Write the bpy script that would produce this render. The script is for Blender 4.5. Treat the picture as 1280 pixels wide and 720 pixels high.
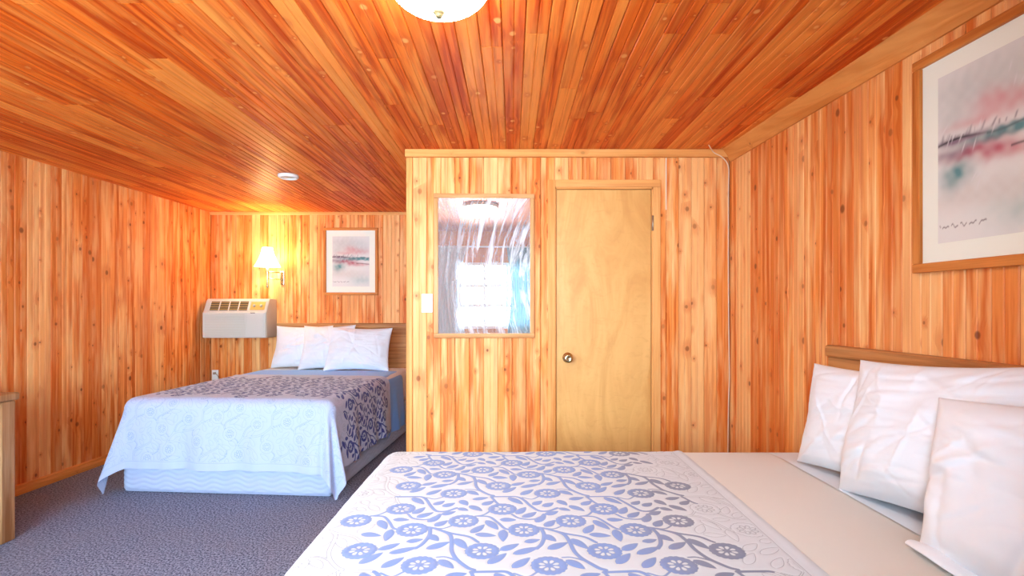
import bpy, bmesh, math, random
import numpy as np
from mathutils import Matrix, Vector

random.seed(7)
PI = math.pi
sc = bpy.context.scene
COL = sc.collection
for o in list(bpy.data.objects):
    bpy.data.objects.remove(o)

# ---------------------------------------------------------------- camera
F = 650.0                                   # focal length in pixels of a 1280 wide frame
cam_d = bpy.data.cameras.new('camera')
cam_d.sensor_width = 36.0
cam_d.lens = F / 1280 * 36
cam_d.shift_y = 24 / 1280
cam_d.clip_start = 0.02
cam = bpy.data.objects.new('camera', cam_d)
COL.objects.link(cam)
cam.location = (0, 0, 1.30)
cam.rotation_euler = (PI / 2, 0, 0)
sc.camera = cam

# ---------------------------------------------------------------- world, daylight, exposure
world = bpy.data.worlds.new('world')
sc.world = world
world.use_nodes = True
wb = world.node_tree.nodes['Background']
wb.inputs['Color'].default_value = (0.72, 0.86, 1.0, 1)
wb.inputs['Strength'].default_value = 3.0

def area(name, loc, rot, sx, sy, energy, color):
    l = bpy.data.lights.new(name, 'AREA')
    l.shape = 'RECTANGLE'; l.size = sx; l.size_y = sy
    l.energy = energy; l.color = color
    o = bpy.data.objects.new(name, l); COL.objects.link(o)
    o.location = loc; o.rotation_euler = rot
    return o

WIN1 = (-0.55, 0.50, 1.00, 1.92)            # x0, x1, z0, z1 openings in the wall behind the camera
WIN_ADDED = (-3.10, -0.95, 0.75, 2.00)  # unseen extra opening, added to light the alcove end
YF = -0.30                                  # inner face of that wall
DAY = (0.62, 0.83, 1.0)
area('daylight_window_1', ((WIN1[0] + WIN1[1]) / 2, YF - 0.28, 1.46), (PI / 2, 0, 0), 1.05, 0.92, 40, DAY)
area('added_window_daylight', ((WIN_ADDED[0] + WIN_ADDED[1]) / 2, YF - 0.28, 1.40), (PI / 2, 0, 0), 2.15, 1.25, 46, DAY)  # fill for the alcove, shining through the added window

vs = sc.view_settings
vs.view_transform = 'Standard'
vs.look = 'None'
vs.exposure = 2.2
vs.gamma = 1.0
vs.use_curve_mapping = False

# ================================================================ helpers
def tag(o, label=None, cat=None, group=None, kind=None):
    if label: o['label'] = label
    if cat: o['category'] = cat
    if group: o['group'] = group
    if kind: o['kind'] = kind
    return o

def empty(name, loc=(0, 0, 0), rz=0.0, **kw):
    o = bpy.data.objects.new(name, None)
    o.empty_display_size = 0.1
    COL.objects.link(o)
    o.location = loc; o.rotation_euler = (0, 0, rz)
    return tag(o, **kw)

def link(name, me, mat, parent=None, loc=None, rot=None, smooth=False):
    o = bpy.data.objects.new(name, me)
    COL.objects.link(o)
    if mat is not None and not me.materials:
        me.materials.append(mat)
    if smooth:
        me.polygons.foreach_set('use_smooth', [True] * len(me.polygons))
    if parent is not None:
        o.parent = parent
    if loc is not None: o.location = loc
    if rot is not None: o.rotation_euler = rot
    return o

def mesh_py(name, verts, faces):
    me = bpy.data.meshes.new(name)
    me.from_pydata([tuple(v) for v in verts], [], faces)
    me.update()
    return me

def bm_mesh(name, bm):
    me = bpy.data.meshes.new(name)
    bmesh.ops.recalc_face_normals(bm, faces=bm.faces)
    bm.to_mesh(me); bm.free()
    return me

def bm_box(bm, lo, hi, bevel=0.0, seg=2):
    c = [(a + b) / 2 for a, b in zip(lo, hi)]
    s = [abs(b - a) for a, b in zip(lo, hi)]
    r = bmesh.ops.create_cube(bm, size=1.0)
    vsx = r['verts']
    for v in vsx:
        v.co = Vector((v.co.x * s[0] + c[0], v.co.y * s[1] + c[1], v.co.z * s[2] + c[2]))
    if bevel > 0:
        es = list({e for v in vsx for e in v.link_edges})
        bmesh.ops.bevel(bm, geom=es, offset=bevel, segments=seg, profile=0.5, affect='EDGES')

def box(name, lo, hi, mat, parent=None, bevel=0.0, seg=2, **kw):
    bm = bmesh.new()
    bm_box(bm, lo, hi, bevel, seg)
    return link(name, bm_mesh(name, bm), mat, parent, **kw)

def lathe(name, prof, mat, parent=None, n=32, axis='Z', loc=None, rot=None, smooth=True, capped=True):
    """prof: list of (radius, height)"""
    vs_, fs = [], []
    for r, h in prof:
        for k in range(n):
            a = 2 * PI * k / n
            vs_.append((r * math.cos(a), r * math.sin(a), h))
    for i in range(len(prof) - 1):
        for k in range(n):
            k2 = (k + 1) % n
            fs.append((i * n + k, i * n + k2, (i + 1) * n + k2, (i + 1) * n + k))
    if capped:
        fs.append(tuple(range(n - 1, -1, -1)))
        fs.append(tuple((len(prof) - 1) * n + k for k in range(n)))
    if axis == 'Y':
        vs_ = [(x, -z, y) for x, y, z in vs_]
    return link(name, mesh_py(name, vs_, fs), mat, parent, loc, rot, smooth)

def tube_mesh(name, pts, r, n=8):
    pts = [Vector(p) for p in pts]
    vs_, fs = [], []
    up = Vector((0, 0, 1))
    for i, p in enumerate(pts):
        t = (pts[min(i + 1, len(pts) - 1)] - pts[max(i - 1, 0)]).normalized()
        a = t.cross(up)
        if a.length < 0.05: a = t.cross(Vector((0, 1, 0)))
        a.normalize(); b = t.cross(a)
        for k in range(n):
            q = 2 * PI * k / n
            vs_.append(p + (a * math.cos(q) + b * math.sin(q)) * r)
    for i in range(len(pts) - 1):
        for k in range(n):
            k2 = (k + 1) % n
            fs.append((i * n + k, i * n + k2, (i + 1) * n + k2, (i + 1) * n + k))
    fs.append(tuple(range(n - 1, -1, -1)))
    fs.append(tuple((len(pts) - 1) * n + k for k in range(n)))
    return mesh_py(name, vs_, fs)

def tube(name, pts, r, mat, parent=None, n=8):
    return link(name, tube_mesh(name, pts, r, n), mat, parent, smooth=True)

def spline(pts, n=8):
    """Catmull-Rom through points"""
    P = [np.array(p, float) for p in pts]
    P = [2 * P[0] - P[1]] + P + [2 * P[-1] - P[-2]]
    out = []
    for i in range(1, len(P) - 2):
        for k in range(n):
            t = k / n
            a, b, c, d = P[i - 1], P[i], P[i + 1], P[i + 2]
            out.append(0.5 * (2 * b + (c - a) * t + (2 * a - 5 * b + 4 * c - d) * t * t + (3 * b - a - 3 * c + d) * t ** 3))
    out.append(P[-2])
    return out

# ================================================================ materials
class NT:
    def __init__(s, name):
        s.m = bpy.data.materials.new(name)
        s.m.use_nodes = True
        s.t = s.m.node_tree
        s.t.nodes.clear()
        s.out = s.n('ShaderNodeOutputMaterial')
    def n(s, kind, **kw):
        nd = s.t.nodes.new(kind)
        for k, v in kw.items():
            setattr(nd, k, v)
        return nd
    def put(s, sock, v):
        if isinstance(v, bpy.types.NodeSocket): s.t.links.new(v, sock)
        elif isinstance(v, (tuple, list)) and len(v) == 3 and sock.type == 'RGBA': sock.default_value = (*v, 1)
        else: sock.default_value = v
    def math(s, op, a, b=0.0, c=0.0, clamp=False):
        nd = s.n('ShaderNodeMath', operation=op, use_clamp=clamp)
        s.put(nd.inputs[0], a); s.put(nd.inputs[1], b)
        if op in ('MULTIPLY_ADD', 'SMOOTH_MIN', 'COMPARE', 'WRAP'): s.put(nd.inputs[2], c)
        return nd.outputs[0]
    def smooth(s, x, lo, hi, a=0.0, b=1.0):
        nd = s.n('ShaderNodeMapRange', interpolation_type='SMOOTHSTEP')
        s.put(nd.inputs[0], x)
        for i, v in enumerate((lo, hi, a, b)): s.put(nd.inputs[i + 1], v)
        return nd.outputs[0]
    def mix(s, f, a, b, mode='MIX'):
        nd = s.n('ShaderNodeMix', data_type='RGBA', blend_type=mode)
        s.put(nd.inputs[0], f); s.put(nd.inputs[6], a); s.put(nd.inputs[7], b)
        return nd.outputs[2]
    def noise(s, vec, scale=1.0, detail=3.0, rough=0.55, dist=0.0):
        nd = s.n('ShaderNodeTexNoise')
        if vec is not None: s.put(nd.inputs['Vector'], vec)
        s.put(nd.inputs['Scale'], scale); s.put(nd.inputs['Detail'], detail)
        s.put(nd.inputs['Roughness'], rough); s.put(nd.inputs['Distortion'], dist)
        return nd.outputs[0]
    def vmul(s, v, sc_):
        nd = s.n('ShaderNodeVectorMath', operation='MULTIPLY')
        s.put(nd.inputs[0], v); nd.inputs[1].default_value = sc_
        return nd.outputs[0]
    def vadd(s, v, w):
        nd = s.n('ShaderNodeVectorMath', operation='ADD')
        s.put(nd.inputs[0], v); s.put(nd.inputs[1], w)
        return nd.outputs[0]
    def comb(s, x, y, z):
        nd = s.n('ShaderNodeCombineXYZ')
        for i, v in enumerate((x, y, z)): s.put(nd.inputs[i], v)
        return nd.outputs[0]
    def sep(s, v):
        nd = s.n('ShaderNodeSeparateXYZ'); s.put(nd.inputs[0], v)
        return nd.outputs
    def bump(s, h, strength=0.3, dist=0.002):
        nd = s.n('ShaderNodeBump')
        s.put(nd.inputs['Height'], h); nd.inputs['Strength'].default_value = strength
        nd.inputs['Distance'].default_value = dist
        return nd.outputs[0]
    def pbr(s, color, rough=0.5, metal=0.0, normal=None, spec=0.5, **kw):
        b = s.n('ShaderNodeBsdfPrincipled')
        s.put(b.inputs['Base Color'], color); s.put(b.inputs['Roughness'], rough)
        s.put(b.inputs['Metallic'], metal); s.put(b.inputs['Specular IOR Level'], spec)
        if normal is not None: s.put(b.inputs['Normal'], normal)
        for k, v in kw.items(): s.put(b.inputs[k], v)
        return b.outputs[0]
    def done(s, sh):
        s.t.links.new(sh, s.out.inputs['Surface'])
        return s.m
    def obj(s): return s.n('ShaderNodeTexCoord').outputs['Object']
    def rnd(s): return s.n('ShaderNodeObjectInfo').outputs['Random']

def plain(name, col, rough=0.5, metal=0.0, spec=0.5, noise=0.0, nscale=40):
    t = NT(name)
    c = col
    if noise > 0:
        k = t.noise(t.obj(), nscale, 3)
        c = t.mix(t.math('MULTIPLY', k, noise), col, tuple(x * 0.6 for x in col))
    return t.done(t.pbr(c, rough, metal, spec=spec))

def pine(name, light, mid, dark, knot=(0.20, 0.045, 0.010), knots=0.48, rough=0.42, along='Z', var=0.6, spec=0.18, streak=0.85):
    """knotty pine; grain runs along the local axis `along`; every object gets its own piece of wood"""
    t = NT(name)
    p = t.obj()
    r = t.rnd()
    x, y, z = t.sep(p)
    if along == 'Y': x, y, z = z, x, y
    elif along == 'X': x, y, z = y, z, x
    a = t.math('ADD', t.math('ADD', x, y), t.math('MULTIPLY', r, 53.0))
    b = t.math('ADD', z, t.math('MULTIPLY', r, 171.0))
    # wobble from knots
    kv = t.comb(t.math('MULTIPLY', a, 8.5), t.math('MULTIPLY', b, 6.4), 0.0)
    vo = t.n('ShaderNodeTexVoronoi', voronoi_dimensions='2D', feature='F1')
    t.put(vo.inputs['Vector'], kv); vo.inputs['Scale'].default_value = 1.0
    vd = vo.outputs['Distance']
    vr, vg, vb = t.sep(vo.outputs['Color'])
    on = t.math('LESS_THAN', vr, knots)
    size = t.math('MULTIPLY_ADD', t.math('MULTIPLY', vg, vg), 0.13, 0.045)
    core = t.math('MULTIPLY', t.smooth(vd, t.math('MULTIPLY', size, 0.45), size, 1.0, 0.0), on)
    halo = t.math('MULTIPLY', t.smooth(vd, size, t.math('MULTIPLY', size, 4.0), 1.0, 0.0), on)
    wob = t.math('MULTIPLY', halo, 0.012)
    aw = t.math('ADD', a, wob)
    g1 = t.noise(t.comb(t.math('MULTIPLY', aw, 34.0), t.math('MULTIPLY', b, 1.1), 0.0), 1.0, 4, 0.6, 0.4)
    g2 = t.noise(t.comb(t.math('MULTIPLY', aw, 170.0), t.math('MULTIPLY', b, 3.0), 3.0), 1.0, 3, 0.6)
    g3 = t.noise(t.comb(t.math('MULTIPLY', a, 17.0), t.math('MULTIPLY', b, 1.5), 7.0), 1.0, 3, 0.55)
    c = t.mix(t.smooth(g1, 0.40, 0.62), mid, dark)
    c = t.mix(t.math('MULTIPLY', t.smooth(g3, 0.42, 0.72), streak), c, light)
    rr = t.math('FRACT', t.math('MULTIPLY', r, 7.31))
    c = t.mix(t.math('MULTIPLY', t.smooth(rr, 0.45, 1.0), var), c, light)
    c = t.mix(t.math('MULTIPLY', t.smooth(rr, 0.0, 0.4, 1.0, 0.0), var * 0.75), c, dark)
    c = t.mix(t.math('MULTIPLY', t.smooth(g2, 0.5, 0.75), 0.35), c, dark)
    c = t.mix(t.math('MULTIPLY', halo, 0.38), c, dark)
    c = t.mix(t.math('MULTIPLY', core, t.math('MULTIPLY_ADD', vb, 0.6, 0.3)), c, knot)
    nb = t.bump(g2, 0.12, 0.002)
    return t.done(t.pbr(c, t.smooth(g1, 0.2, 0.8, rough - 0.06, rough + 0.1), 0, nb, spec))

M_WALL = pine('pine_wall', (0.97, 0.60, 0.25), (0.86, 0.31, 0.070), (0.62, 0.130, 0.018))
M_CEIL = pine('pine_ceiling', (0.94, 0.36, 0.070), (0.80, 0.150, 0.013), (0.48, 0.050, 0.003), knot=(0.90, 0.42, 0.13), knots=0.26, rough=0.40, var=0.55, streak=0.6, spec=0.14)
M_TRIM = pine('pine_trim', (0.88, 0.52, 0.20), (0.82, 0.38, 0.11), (0.66, 0.25, 0.06), knots=0.12, along='Z', var=0.3, streak=0.4)
M_TRIMX = pine('pine_trim_across', (0.88, 0.52, 0.20), (0.82, 0.38, 0.11), (0.66, 0.25, 0.06), knots=0.12, along='X', var=0.3, streak=0.4)
M_TRIMY = pine('pine_trim_length', (0.84, 0.44, 0.14), (0.78, 0.32, 0.08), (0.60, 0.20, 0.04), knots=0.12, along='Y', var=0.3, streak=0.4)
M_FRAME_Z = pine('oak_frame_upright', (0.74, 0.30, 0.07), (0.64, 0.22, 0.045), (0.44, 0.12, 0.02), knots=0.0, along='Z', var=0.1)
M_FRAME_X = pine('oak_frame_across', (0.74, 0.30, 0.07), (0.64, 0.22, 0.045), (0.44, 0.12, 0.02), knots=0.0, along='X', var=0.1)
M_MFRAME_Z = pine('pale_oak_frame_upright', (0.75, 0.42, 0.18), (0.68, 0.33, 0.12), (0.48, 0.20, 0.06), knots=0.0, along='Z', var=0.1)
M_MFRAME_X = pine('pale_oak_frame_across', (0.75, 0.42, 0.18), (0.68, 0.33, 0.12), (0.48, 0.20, 0.06), knots=0.0, along='X', var=0.1)
M_HEAD = pine('oak_headboard', (0.62, 0.35, 0.15), (0.52, 0.25, 0.09), (0.34, 0.14, 0.045), knots=0.0, along='Y', var=0.1, streak=0.4)
M_DRESS = pine('dresser_wood', (0.55, 0.33, 0.16), (0.44, 0.22, 0.09), (0.28, 0.12, 0.04), knots=0.1, along='Z', var=0.1)
M_DRAWER = pine('dresser_drawer_wood', (0.66, 0.55, 0.38), (0.58, 0.46, 0.30), (0.45, 0.33, 0.2), knots=0.0, along='Y', var=0.2)

def door_mat():
    t = NT('birch_door')
    p = t.obj()
    a = t.noise(t.vmul(p, (5, 5, 1.3)), 1.0, 4, 0.6, 1.6)
    b = t.noise(t.vmul(p, (60, 60, 5)), 1.0, 3, 0.6, 0.4)
    f = t.noise(t.vmul(p, (14, 14, 26)), 1.0, 3, 0.6, 1.0)
    c = t.mix(t.smooth(a, 0.3, 0.72), (0.82, 0.47, 0.155), (0.66, 0.32, 0.085))
    c = t.mix(t.math('MULTIPLY', t.smooth(f, 0.5, 0.75), 0.35), c, (0.62, 0.30, 0.09))
    c = t.mix(t.math('MULTIPLY', b, 0.3), c, (0.60, 0.30, 0.10))
    return t.done(t.pbr(c, 0.38, spec=0.4))
M_DOOR = door_mat()

def carpet_mat():
    t = NT('blue_grey_carpet')
    p = t.obj()
    a = t.noise(t.vmul(p, (95, 95, 95)), 1.0, 2, 0.7)
    b = t.noise(t.vmul(p, (2.2, 2.2, 2.2)), 1.0, 3, 0.6)
    c = t.mix(t.smooth(a, 0.32, 0.68), (0.040, 0.052, 0.095), (0.36, 0.40, 0.54))
    c = t.mix(t.math('MULTIPLY', t.smooth(b, 0.4, 0.7), 0.25), c, (0.24, 0.23, 0.27))
    return t.done(t.pbr(c, 0.95, 0, t.bump(a, 0.9, 0.01), 0.1))
M_CARPET = carpet_mat()

def cloth_mat(name, col, weave=900, fuzz=0.25, rough=0.85):
    t = NT(name)
    p = t.obj()
    a = t.noise(t.vmul(p, (weave, weave, weave)), 1.0, 1, 0.5)
    b = t.noise(p, 9.0, 3, 0.55)
    return t.done(t.pbr(col, rough, 0, t.bump(t.math('MULTIPLY_ADD', b, 1.5, a), 0.12, 0.002), 0.15,
                        **{'Sheen Weight': fuzz, 'Sheen Roughness': 0.5}))
M_PILLOW = cloth_mat('white_pillowcase', (0.75, 0.81, 0.87))
M_SHEETW = cloth_mat('white_fitted_sheet', (0.70, 0.76, 0.82))
M_SHEETBE = cloth_mat('cream_top_sheet', (0.61, 0.59, 0.53))
M_SHEETBL = cloth_mat('blue_top_sheet', (0.16, 0.42, 0.95))
M_BOXS = cloth_mat('pale_blue_box_spring', (0.42, 0.50, 0.70))

def spread_mat(name, blue, grey, white, line):
    t = NT(name)
    pr = t.n('ShaderNodeAttribute', attribute_name='print').outputs['Fac']
    al = t.n('ShaderNodeAttribute', attribute_name='stitch').outputs['Fac']
    uu = t.n('ShaderNodeAttribute', attribute_name='along').outputs['Fac']
    ink = t.smooth(pr, -0.0007, 0.0007, 1.0, 0.0)
    ln = t.smooth(t.math('ABSOLUTE', al), 0.0004, 0.0016, 1.0, 0.0)
    k = t.noise(t.vmul(t.obj(), (5, 5, 5)), 1.0, 2)
    grade = t.smooth(t.math('MULTIPLY_ADD', k, 0.12, uu), 1.02, 1.22, 1.0, 0.0)
    bl = t.mix(grade, blue, grey)
    c = t.mix(t.math('MULTIPLY', ln, 0.6), white, line)
    c = t.mix(ink, c, bl)
    a = t.noise(t.vmul(t.obj(), (700, 700, 700)), 1.0, 1, 0.5)
    return t.done(t.pbr(c, 0.85, 0, t.bump(a, 0.1, 0.001), 0.12, **{'Sheen Weight': 0.2}))
M_SPREAD2 = spread_mat('floral_quilt', (0.17, 0.25, 0.50), (0.17, 0.19, 0.27), (0.51, 0.545, 0.575), (0.17, 0.19, 0.21))
M_SPREAD1 = spread_mat('floral_quilt_cool_lit', (0.030, 0.055, 0.30), (0.045, 0.06, 0.27), (0.44, 0.53, 0.75), (0.22, 0.31, 0.48))  # same white quilt with the blue of cool daylight mixed into its colour

M_WHITE = plain('white_plastic', (0.85, 0.85, 0.83), 0.35)
M_ACBODY = plain('almond_plastic', (0.60, 0.58, 0.50), 0.4)
M_ACFRONT = plain('almond_front_plastic', (0.64, 0.64, 0.58), 0.45)
M_ACDARK = plain('air_outlet_brown', (0.10, 0.075, 0.04), 0.6)
M_ACPANEL = plain('gold_control_panel', (0.72, 0.47, 0.12), 0.35)
M_DARK = plain('dark_print', (0.03, 0.03, 0.035), 0.5)
M_BRASS = plain('aged_brass', (0.62, 0.52, 0.30), 0.22, 1.0, noise=0.3)
M_CREAMMETAL = plain('cream_metal', (0.55, 0.48, 0.34), 0.35, 0.3)
M_HINGE = plain('hinge_metal', (0.45, 0.38, 0.28), 0.35, 0.8)
M_FINIAL = plain('dull_brass', (0.16, 0.12, 0.05), 0.45)
M_MAT = plain('cream_mat_board', (0.82, 0.86, 0.75), 0.8)
M_CABLE = plain('white_cable', (0.80, 0.64, 0.46), 0.4)
M_BLACKGAP = plain('dark_gap', (0.06, 0.025, 0.01), 0.8)
M_WALLBACK = plain('wall_backing', (0.30, 0.10, 0.025), 0.8)
M_VINYL = plain('white_window_vinyl', (0.85, 0.86, 0.87), 0.4)

def glow_mat(name, col, strength, base=(0.9, 0.88, 0.84)):
    t = NT(name)
    return t.done(t.pbr(base, 0.35, **{'Emission Color': (*col, 1), 'Emission Strength': strength}))
M_BOWL = glow_mat('lit_frosted_bowl', (1.0, 0.95, 0.88), 14.0)

def shade_mat():
    t = NT('lamp_shade_fabric')
    d = t.n('ShaderNodeBsdfDiffuse'); d.inputs[0].default_value = (0.9, 0.82, 0.66, 1)
    tr = t.n('ShaderNodeBsdfTranslucent'); tr.inputs[0].default_value = (0.95, 0.84, 0.62, 1)
    mx = t.n('ShaderNodeMixShader'); mx.inputs[0].default_value = 0.6
    t.t.links.new(d.outputs[0], mx.inputs[1]); t.t.links.new(tr.outputs[0], mx.inputs[2])
    return t.done(mx.outputs[0])
M_SHADE = shade_mat()

def curtain_mat(name, col, thru=0.5):
    t = NT(name)
    d = t.n('ShaderNodeBsdfDiffuse'); d.inputs[0].default_value = (*col, 1)
    tr = t.n('ShaderNodeBsdfTranslucent'); tr.inputs[0].default_value = (*col, 1)
    mx = t.n('ShaderNodeMixShader'); mx.inputs[0].default_value = thru
    t.t.links.new(d.outputs[0], mx.inputs[1]); t.t.links.new(tr.outputs[0], mx.inputs[2])
    return t.done(mx.outputs[0])
M_CURTAIN = curtain_mat('white_sheer_curtain', (0.80, 0.84, 0.90))
M_CURTAINB = curtain_mat('pale_teal_curtain', (0.20, 0.36, 0.42), 0.12)

def pane_mat():
    t = NT('window_glass')
    tr = t.n('ShaderNodeBsdfTransparent')
    gl = t.n('ShaderNodeBsdfGlossy'); gl.inputs['Roughness'].default_value = 0.02
    fr = t.n('ShaderNodeFresnel'); fr.inputs[0].default_value = 1.45
    mx = t.n('ShaderNodeMixShader')
    t.t.links.new(fr.outputs[0], mx.inputs[0]); t.t.links.new(tr.outputs[0], mx.inputs[1]); t.t.links.new(gl.outputs[0], mx.inputs[2])
    return t.done(mx.outputs[0])
M_PANE = pane_mat()

def mirror_mat():
    t = NT('smeared_mirror_glass')
    p = t.obj()
    x, y, z = t.sep(p)
    # wiping arcs: polar coordinates about the lower right corner of the glass
    dx = t.math('SUBTRACT', x, 0.62); dz = t.math('ADD', z, 0.10)
    rad = t.math('SQRT', t.math('ADD', t.math('MULTIPLY', dx, dx), t.math('MULTIPLY', t.math('MULTIPLY', dz, dz), 0.45)))
    ang = t.math('ARCTAN2', dz, dx)
    s1 = t.noise(t.comb(t.math('MULTIPLY', rad, 26.0), t.math('MULTIPLY', ang, 1.3), 0.0), 1.0, 5, 0.65, 0.5)
    s2 = t.noise(t.vmul(p, (7, 7, 5)), 1.0, 5, 0.7, 2.2)
    low = t.smooth(z, 0.18, -0.10)
    edge = t.smooth(t.math('ABSOLUTE', x), 0.22, 0.31)
    f = t.math('ADD', t.math('MULTIPLY', t.smooth(s1, 0.45, 0.72), 0.75), t.math('MULTIPLY', t.smooth(s2, 0.52, 0.72), 0.28))
    f = t.math('MULTIPLY', f, t.math('MULTIPLY_ADD', t.smooth(rad, 0.95, 0.55), 0.8, 0.2))
    f = t.math('ADD', f, 0.15, clamp=True)
    gl = t.n('ShaderNodeBsdfGlossy'); gl.inputs['Roughness'].default_value = 0.01; gl.inputs[0].default_value = (0.93, 0.95, 0.95, 1)
    df = t.n('ShaderNodeBsdfDiffuse'); df.inputs[0].default_value = (0.85, 0.9, 0.95, 1)
    mx = t.n('ShaderNodeMixShader')
    t.put(mx.inputs[0], f)
    t.t.links.new(gl.outputs[0], mx.inputs[1]); t.t.links.new(df.outputs[0], mx.inputs[2])
    return t.done(mx.outputs[0])
M_MIRROR = mirror_mat()

def print_mat():
    t = NT('watercolour_print')
    c = t.n('ShaderNodeAttribute', attribute_name='paint').outputs['Color']
    return t.done(t.pbr(c, 0.6, spec=0.3))
M_PRINT = print_mat()

# ================================================================ room shell
H = 2.35
YB = 5.75                 # back wall of the sleeping alcove
YP = 3.476                # bathroom partition, face towards the camera
XP = -0.70                # left end of that partition
def x_right(y): return 1.455 + 0.05 * (YP - y)
def x_left(y): return -3.33 - 0.045 * (YB - y)

_board_cache = {}
def board_mesh(w, L, t=0.014):
    key = (round(w, 4), round(L, 3))
    if key in _board_cache: return _board_cache[key]
    c = 0.0035; h = w / 2
    g = 0.0008
    prof = [(g, 0), (g, -t + c), (g + c, -t), (h - 0.0055, -t), (h - 0.003, -t + 0.003), (h + 0.0005, -t + 0.0005), (h + 0.004, -t),
            (w - c - g, -t), (w - g, -t + c), (w - g, 0)]
    n = len(prof)
    v = [(x, y, 0) for x, y in prof] + [(x, y, L) for x, y in prof]
    f = [(i, (i + 1) % n, n + (i + 1) % n, n + i) for i in range(n)]
    f += [tuple(range(n - 1, -1, -1)), tuple(range(n, 2 * n))]
    me = mesh_py('board', v, f)
    bm = bmesh.new(); bm.from_mesh(me); bmesh.ops.recalc_face_normals(bm, faces=bm.faces); bm.to_mesh(me); bm.free()
    _board_cache[key] = me
    return me

def put_board(me, mat, parent, origin, ex, ey, ez):
    o = link('board', me, mat, parent)
    m = Matrix((ex, ey, ez)).transposed().to_4x4()
    m.translation = Vector(origin)
    o.matrix_local = m
    return o

def board_run(parent, p0, p1, z0, z1, normal, width=0.09, mat=M_WALL, n=None):
    """upright boards from p0 to p1 (2D), their faces on the line, normal into the room; p0 to p1 must run so that e x -n = up"""
    p0 = Vector((*p0, 0)); p1 = Vector((*p1, 0)); e = (p1 - p0); Ltot = e.length; e.normalize()
    nn = Vector((*normal, 0)).normalized()
    cnt = n or max(1, round(Ltot / width))
    w = Ltot / cnt
    me = board_mesh(w, z1 - z0)
    for i in range(cnt):
        q = p0 + e * (w * i) - nn * 0.014
        put_board(me, mat, parent, (q.x, q.y, z0), e, -nn, Vector((0, 0, 1)))

def slab(name, pts, z0, z1, mat, label=None):
    n = len(pts)
    v = [(x, y, z0) for x, y in pts] + [(x, y, z1) for x, y in pts]
    f = [(i, (i + 1) % n, n + (i + 1) % n, n + i) for i in range(n)] + [tuple(range(n - 1, -1, -1)), tuple(range(n, 2 * n))]
    bm = bmesh.new(); me = mesh_py(name, v, f); bm.from_mesh(me); bmesh.ops.recalc_face_normals(bm, faces=bm.faces); bm.to_mesh(me); bm.free()
    o = link(name, me, mat)
    return tag(o, label=label, kind='structure')

T = 0.014
foot = [(x_left(YF - .15), YF - .15), (x_right(YF - .15), YF - .15), (x_right(YB + .1) , YB + .1), (x_left(YB + .1), YB + .1)]
foot_big = [(x_left(YF) - .12, YF - .15), (x_right(YF) + .12, YF - .15), (x_right(YB) + .2, YB + .12), (x_left(YB) - .12, YB + .12)]
floor = slab('floor', foot_big, -0.08, 0.0, M_CARPET, 'blue grey speckled carpet floor of the room')
ceiling = slab('ceiling', foot_big, H + T, H + 0.10, M_WALLBACK, 'low ceiling of narrow varnished orange pine boards')

# walls: a backing slab each, boards in front of it
def wall_line(name, a, b, out, label, mat=M_WALLBACK):
    """slab behind line a-b; out = outward direction"""
    o_ = Vector((*out, 0)).normalized()
    e_ = (Vector((*b, 0)) - Vector((*a, 0))).normalized() * .11
    a = (a[0] - e_.x, a[1] - e_.y); b = (b[0] + e_.x, b[1] + e_.y)
    q = [(a[0] + o_.x * T, a[1] + o_.y * T), (b[0] + o_.x * T, b[1] + o_.y * T), (b[0] + o_.x * .1, b[1] + o_.y * .1), (a[0] + o_.x * .1, a[1] + o_.y * .1)]
    return slab(name, q, 0.0, H + T, mat, label)

nl = Vector((1, -0.045)).normalized(); nr = Vector((-1, -0.05)).normalized()
wl = wall_line('wall_left', (x_left(YF), YF), (x_left(YB), YB), (-nl.x, -nl.y), 'left wall of upright knotty pine boards')
board_run(wl, (x_left(YF), YF), (x_left(YB), YB), 0.0, H, nl)
wr = wall_line('wall_right', (x_right(YF), YF), (x_right(YP), YP), (-nr.x, -nr.y), 'right wall of upright knotty pine boards')
board_run(wr, (x_right(YP), YP), (x_right(YF), YF), 0.0, H, nr)
wbk = wall_line('wall_back', (x_left(YB) + .08, YB), (XP, YB), (0, 1), 'far alcove wall of upright knotty pine boards')
board_run(wbk, (x_left(YB), YB), (XP, YB), 0.0, H, (0, -1))

# partition with the bathroom door opening
DX0, DX1, DZ = 0.285, 0.945, 2.10
xr = x_right(YP)
bm = bmesh.new()
bm_box(bm, (XP + T, YP + T, 0), (DX0, YP + .1, H + T)); bm_box(bm, (DX1, YP + T, 0), (xr + .05, YP + .1, H + T))
bm_box(bm, (DX0, YP + T, DZ), (DX1, YP + .1, H + T))
wp = link('wall_partition', bm_mesh('wall_partition', bm), M_WALLBACK)
tag(wp, label='pine boarded bathroom partition wall with the door and the mirror', kind='structure')
EDGE0 = XP + 0.035
board_run(wp, (EDGE0, YP), (DX0, YP), 0, H, (0, -1), n=10)
board_run(wp, (DX0, YP), (DX1, YP), DZ, H, (0, -1), n=7)
board_run(wp, (DX1, YP), (xr, YP), 0, H, (0, -1), n=6)
ws = slab('wall_side', [(XP + T, YP + .1), (XP + .1, YP + .1), (XP + .1, YB), (XP + T, YB)], 0, H + T, M_WALLBACK, 'short pine boarded side wall of the alcove')
board_run(ws, (XP, YB), (XP, YP + .03), 0, H, (-1, 0))

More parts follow.
